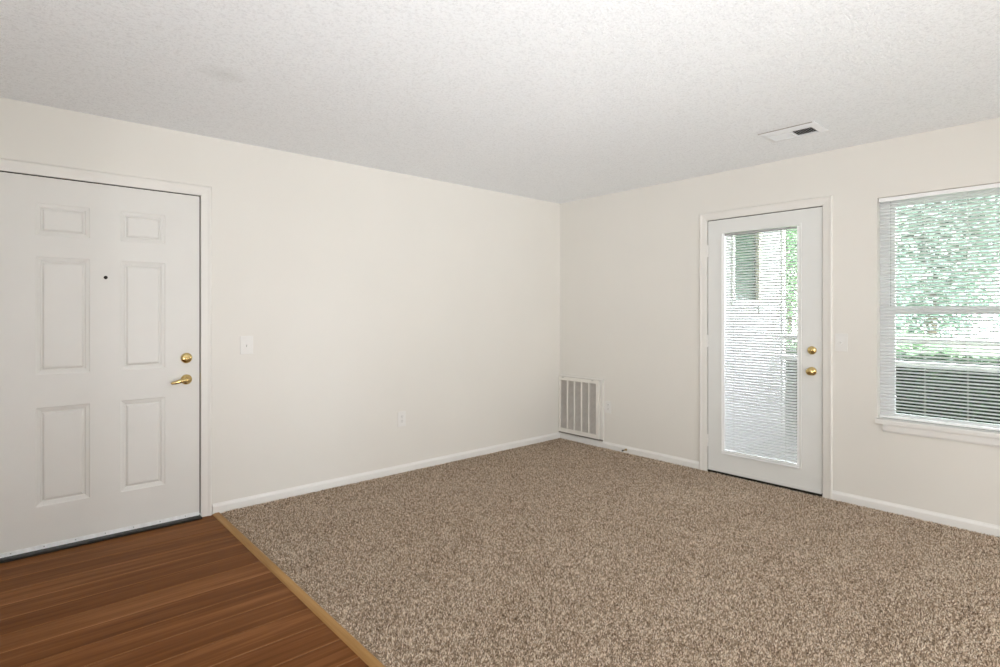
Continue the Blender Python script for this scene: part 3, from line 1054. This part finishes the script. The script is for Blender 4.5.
# ------------------------------------------------------------------ foliage
def leaves(n, centre, rad, size, mat, name, parent, shell=0.35, seed=0, boxed=None):
    """n folded leaves scattered through lumpy clusters inside an ellipsoid."""
    g = np.random.default_rng(seed)
    nc = max(8, n // 220)
    d = g.normal(size=(nc, 3))
    d /= np.linalg.norm(d, axis=1)[:, None]
    rr = (shell + (1 - shell) * g.random(nc)) ** 0.8
    cc = d * rr[:, None] * np.array(rad)
    idx = g.integers(0, nc, n)
    P = cc[idx] + g.normal(size=(n, 3)) * np.array(rad) * 0.14 + np.array(centre)
    if boxed:
        bx0, bx1, by0, by1, bz0, bz1 = boxed
        P = np.stack([g.uniform(bx0, bx1, n), g.uniform(by0, by1, n), g.uniform(bz0, bz1, n)], axis=1)
        side = g.random(n)
        skin = g.uniform(0.0, 0.07, n)
        P[:, 0] = np.where(side < 0.55, bx0 + skin, np.where(side < 0.72, bx1 - skin, P[:, 0]))
        P[:, 2] = np.where(side > 0.72, bz1 - skin, P[:, 2])
    P[:, 2] = np.maximum(P[:, 2], -0.15)
    L = size * g.uniform(0.6, 1.3, n)
    ax = g.normal(size=(n, 3))
    ax[:, 2] = ax[:, 2] * 0.6 - 0.3
    ax /= np.linalg.norm(ax, axis=1)[:, None]
    t = g.normal(size=(n, 3))
    sd = np.cross(ax, t)
    sd /= np.linalg.norm(sd, axis=1)[:, None]
    nm = np.cross(ax, sd)
    V = np.zeros((n, 6, 3))
    V[:, 0] = P
    V[:, 1] = P + ax * (L * 0.35)[:, None] + sd * (L * 0.28)[:, None] + nm * (L * 0.08)[:, None]
    V[:, 2] = P + ax * (L * 0.70)[:, None] + sd * (L * 0.20)[:, None] + nm * (L * 0.05)[:, None]
    V[:, 3] = P + ax * L[:, None] - nm * (L * 0.08)[:, None]
    V[:, 4] = P + ax * (L * 0.70)[:, None] - sd * (L * 0.20)[:, None] + nm * (L * 0.05)[:, None]
    V[:, 5] = P + ax * (L * 0.35)[:, None] - sd * (L * 0.28)[:, None] + nm * (L * 0.08)[:, None]
    F = np.array([(0, 1, 2), (0, 2, 3), (0, 3, 4), (0, 4, 5)])
    faces = (np.arange(n)[:, None, None] * 6 + F[None]).reshape(-1, 3)
    off = np.array(parent_loc(parent))
    me = bpy.data.meshes.new(name)
    me.vertices.add(n * 6)
    me.vertices.foreach_set('co', (V - off).reshape(-1))
    me.loops.add(len(faces) * 3)
    me.loops.foreach_set('vertex_index', faces.reshape(-1).astype(np.int32))
    me.polygons.add(len(faces))
    me.polygons.foreach_set('loop_start', np.arange(0, len(faces) * 3, 3, dtype=np.int32))
    me.update(calc_edges=True)
    me.materials.append(mat)
    o = bpy.data.objects.new(name, me)
    COL.objects.link(o)
    o.parent = parent
    return o


def tree(x, y, h, rad, n, mat, label, seed, size=0.125):
    g = random.Random(seed)
    root = empty('tree', (x, y, -0.22), label, 'tree', 'trees beyond the porch railing')
    cz = h * 0.52
    rad = (rad[0], rad[1], h * 0.50)
    tk = MB().tube([(x, y, -0.24), (x + 0.05, y + 0.03, h * 0.25), (x - 0.06, y - 0.04, h * 0.5), (x + 0.03, y, cz + 0.3)], [0.09, 0.07, 0.05, 0.02], 10)
    for k in range(6):
        a = g.uniform(0, 6.28)
        z0 = h * g.uniform(0.3, 0.6)
        tk.tube([(x, y, z0), (x + math.cos(a) * rad[0] * 0.35, y + math.sin(a) * rad[1] * 0.35, z0 + 0.5), (x + math.cos(a) * rad[0] * 0.75, y + math.sin(a) * rad[1] * 0.75, z0 + 1.1)], [0.05, 0.035, 0.012], 7)
    tk.build('trunk', M_bark, root, smooth=True)
    leaves(n, (x, y, cz), rad, size, mat, 'crown', root, shell=0.05, seed=seed)


tree(8.0, -1.6, 6.0, (1.35, 1.35, 2.5), 24000, M_leaf_b, 'blue green leafy tree nearest the window', 11)
tree(8.2, 2.0, 6.2, (1.35, 1.35, 2.7), 24000, M_leaf, 'bright green tree seen through the patio door', 12)
tree(9.6, -5.2, 6.4, (1.5, 1.5, 2.8), 16000, M_leaf, 'tall green tree right of the blue green one', 13)
tree(12.6, 2.6, 7.4, (1.9, 1.9, 3.2), 20000, M_leaf, 'tall green tree behind the blue green one', 14)
tree(13.4, -2.6, 7.4, (1.9, 1.9, 3.2), 20000, M_leaf_b, 'tall blue green tree at the back of the lawn', 15)


def shrub(x, y, rad, n, mat, label, seed, size, group):
    root = empty('shrub', (x, y, -0.22), label, 'shrub', group)
    tk = MB()
    g = random.Random(seed)
    for k in range(5):
        a = g.uniform(0, 6.28)
        tk.tube([(x, y, -0.24), (x + math.cos(a) * rad[0] * 0.3, y + math.sin(a) * rad[1] * 0.3, rad[2] * 0.6), (x + math.cos(a) * rad[0] * 0.6, y + math.sin(a) * rad[1] * 0.6, rad[2] * 1.1)], [0.02, 0.015, 0.006], 6)
    tk.build('stem', M_bark, root)
    leaves(n, (x, y, -0.2 + rad[2]), rad, size, mat, 'foliage', root, shell=0.1, seed=seed)


def hedge(x0, x1, y0, y1, ztop, n, label):
    """Clipped box hedge: twiggy core with a dense skin of small leaves."""
    root = empty('hedge', ((x0 + x1) / 2, (y0 + y1) / 2, -0.22), label, 'hedge')
    core = MB()
    ny = 24
    rings = []
    g = random.Random(5)
    for i in range(ny + 1):
        yy = y0 + 0.06 + (y1 - y0 - 0.12) * i / ny
        j = [g.uniform(-0.025, 0.025) for _ in range(8)]
        rings.append([(x0 + 0.07 + j[0], yy, -0.23), (x1 - 0.07 + j[1], yy, -0.23), (x1 - 0.05 + j[2], yy, 0.35 + j[3]), (x1 - 0.10 + j[4], yy, ztop - 0.06 + j[5] * 0.5),
                      (x0 + 0.10 + j[6], yy, ztop - 0.06 + j[7] * 0.5), (x0 + 0.05 + j[5], yy, 0.35 + j[2])])
    core.loops(rings)
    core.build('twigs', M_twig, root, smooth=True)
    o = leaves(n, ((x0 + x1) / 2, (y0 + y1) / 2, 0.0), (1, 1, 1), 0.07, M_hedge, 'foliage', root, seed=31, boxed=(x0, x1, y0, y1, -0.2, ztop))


hedge(2.25, 2.85, -6.3, -1.15, 0.86, 26000, 'dark clipped hedge growing against the porch railing')
ml = ['light green bush on the lawn behind the railing, left of the others', 'light green bush on the lawn straight behind the window', 'light green bush on the lawn, rightmost']
for i, (xx, yy) in enumerate(((5.6, 0.1), (5.4, -2.0), (5.7, -4.1))):
    shrub(xx, yy, (0.66, 0.72, 0.72), 4500, M_leaf, ml[i], 50 + i, 0.10, 'light bushes on the lawn')
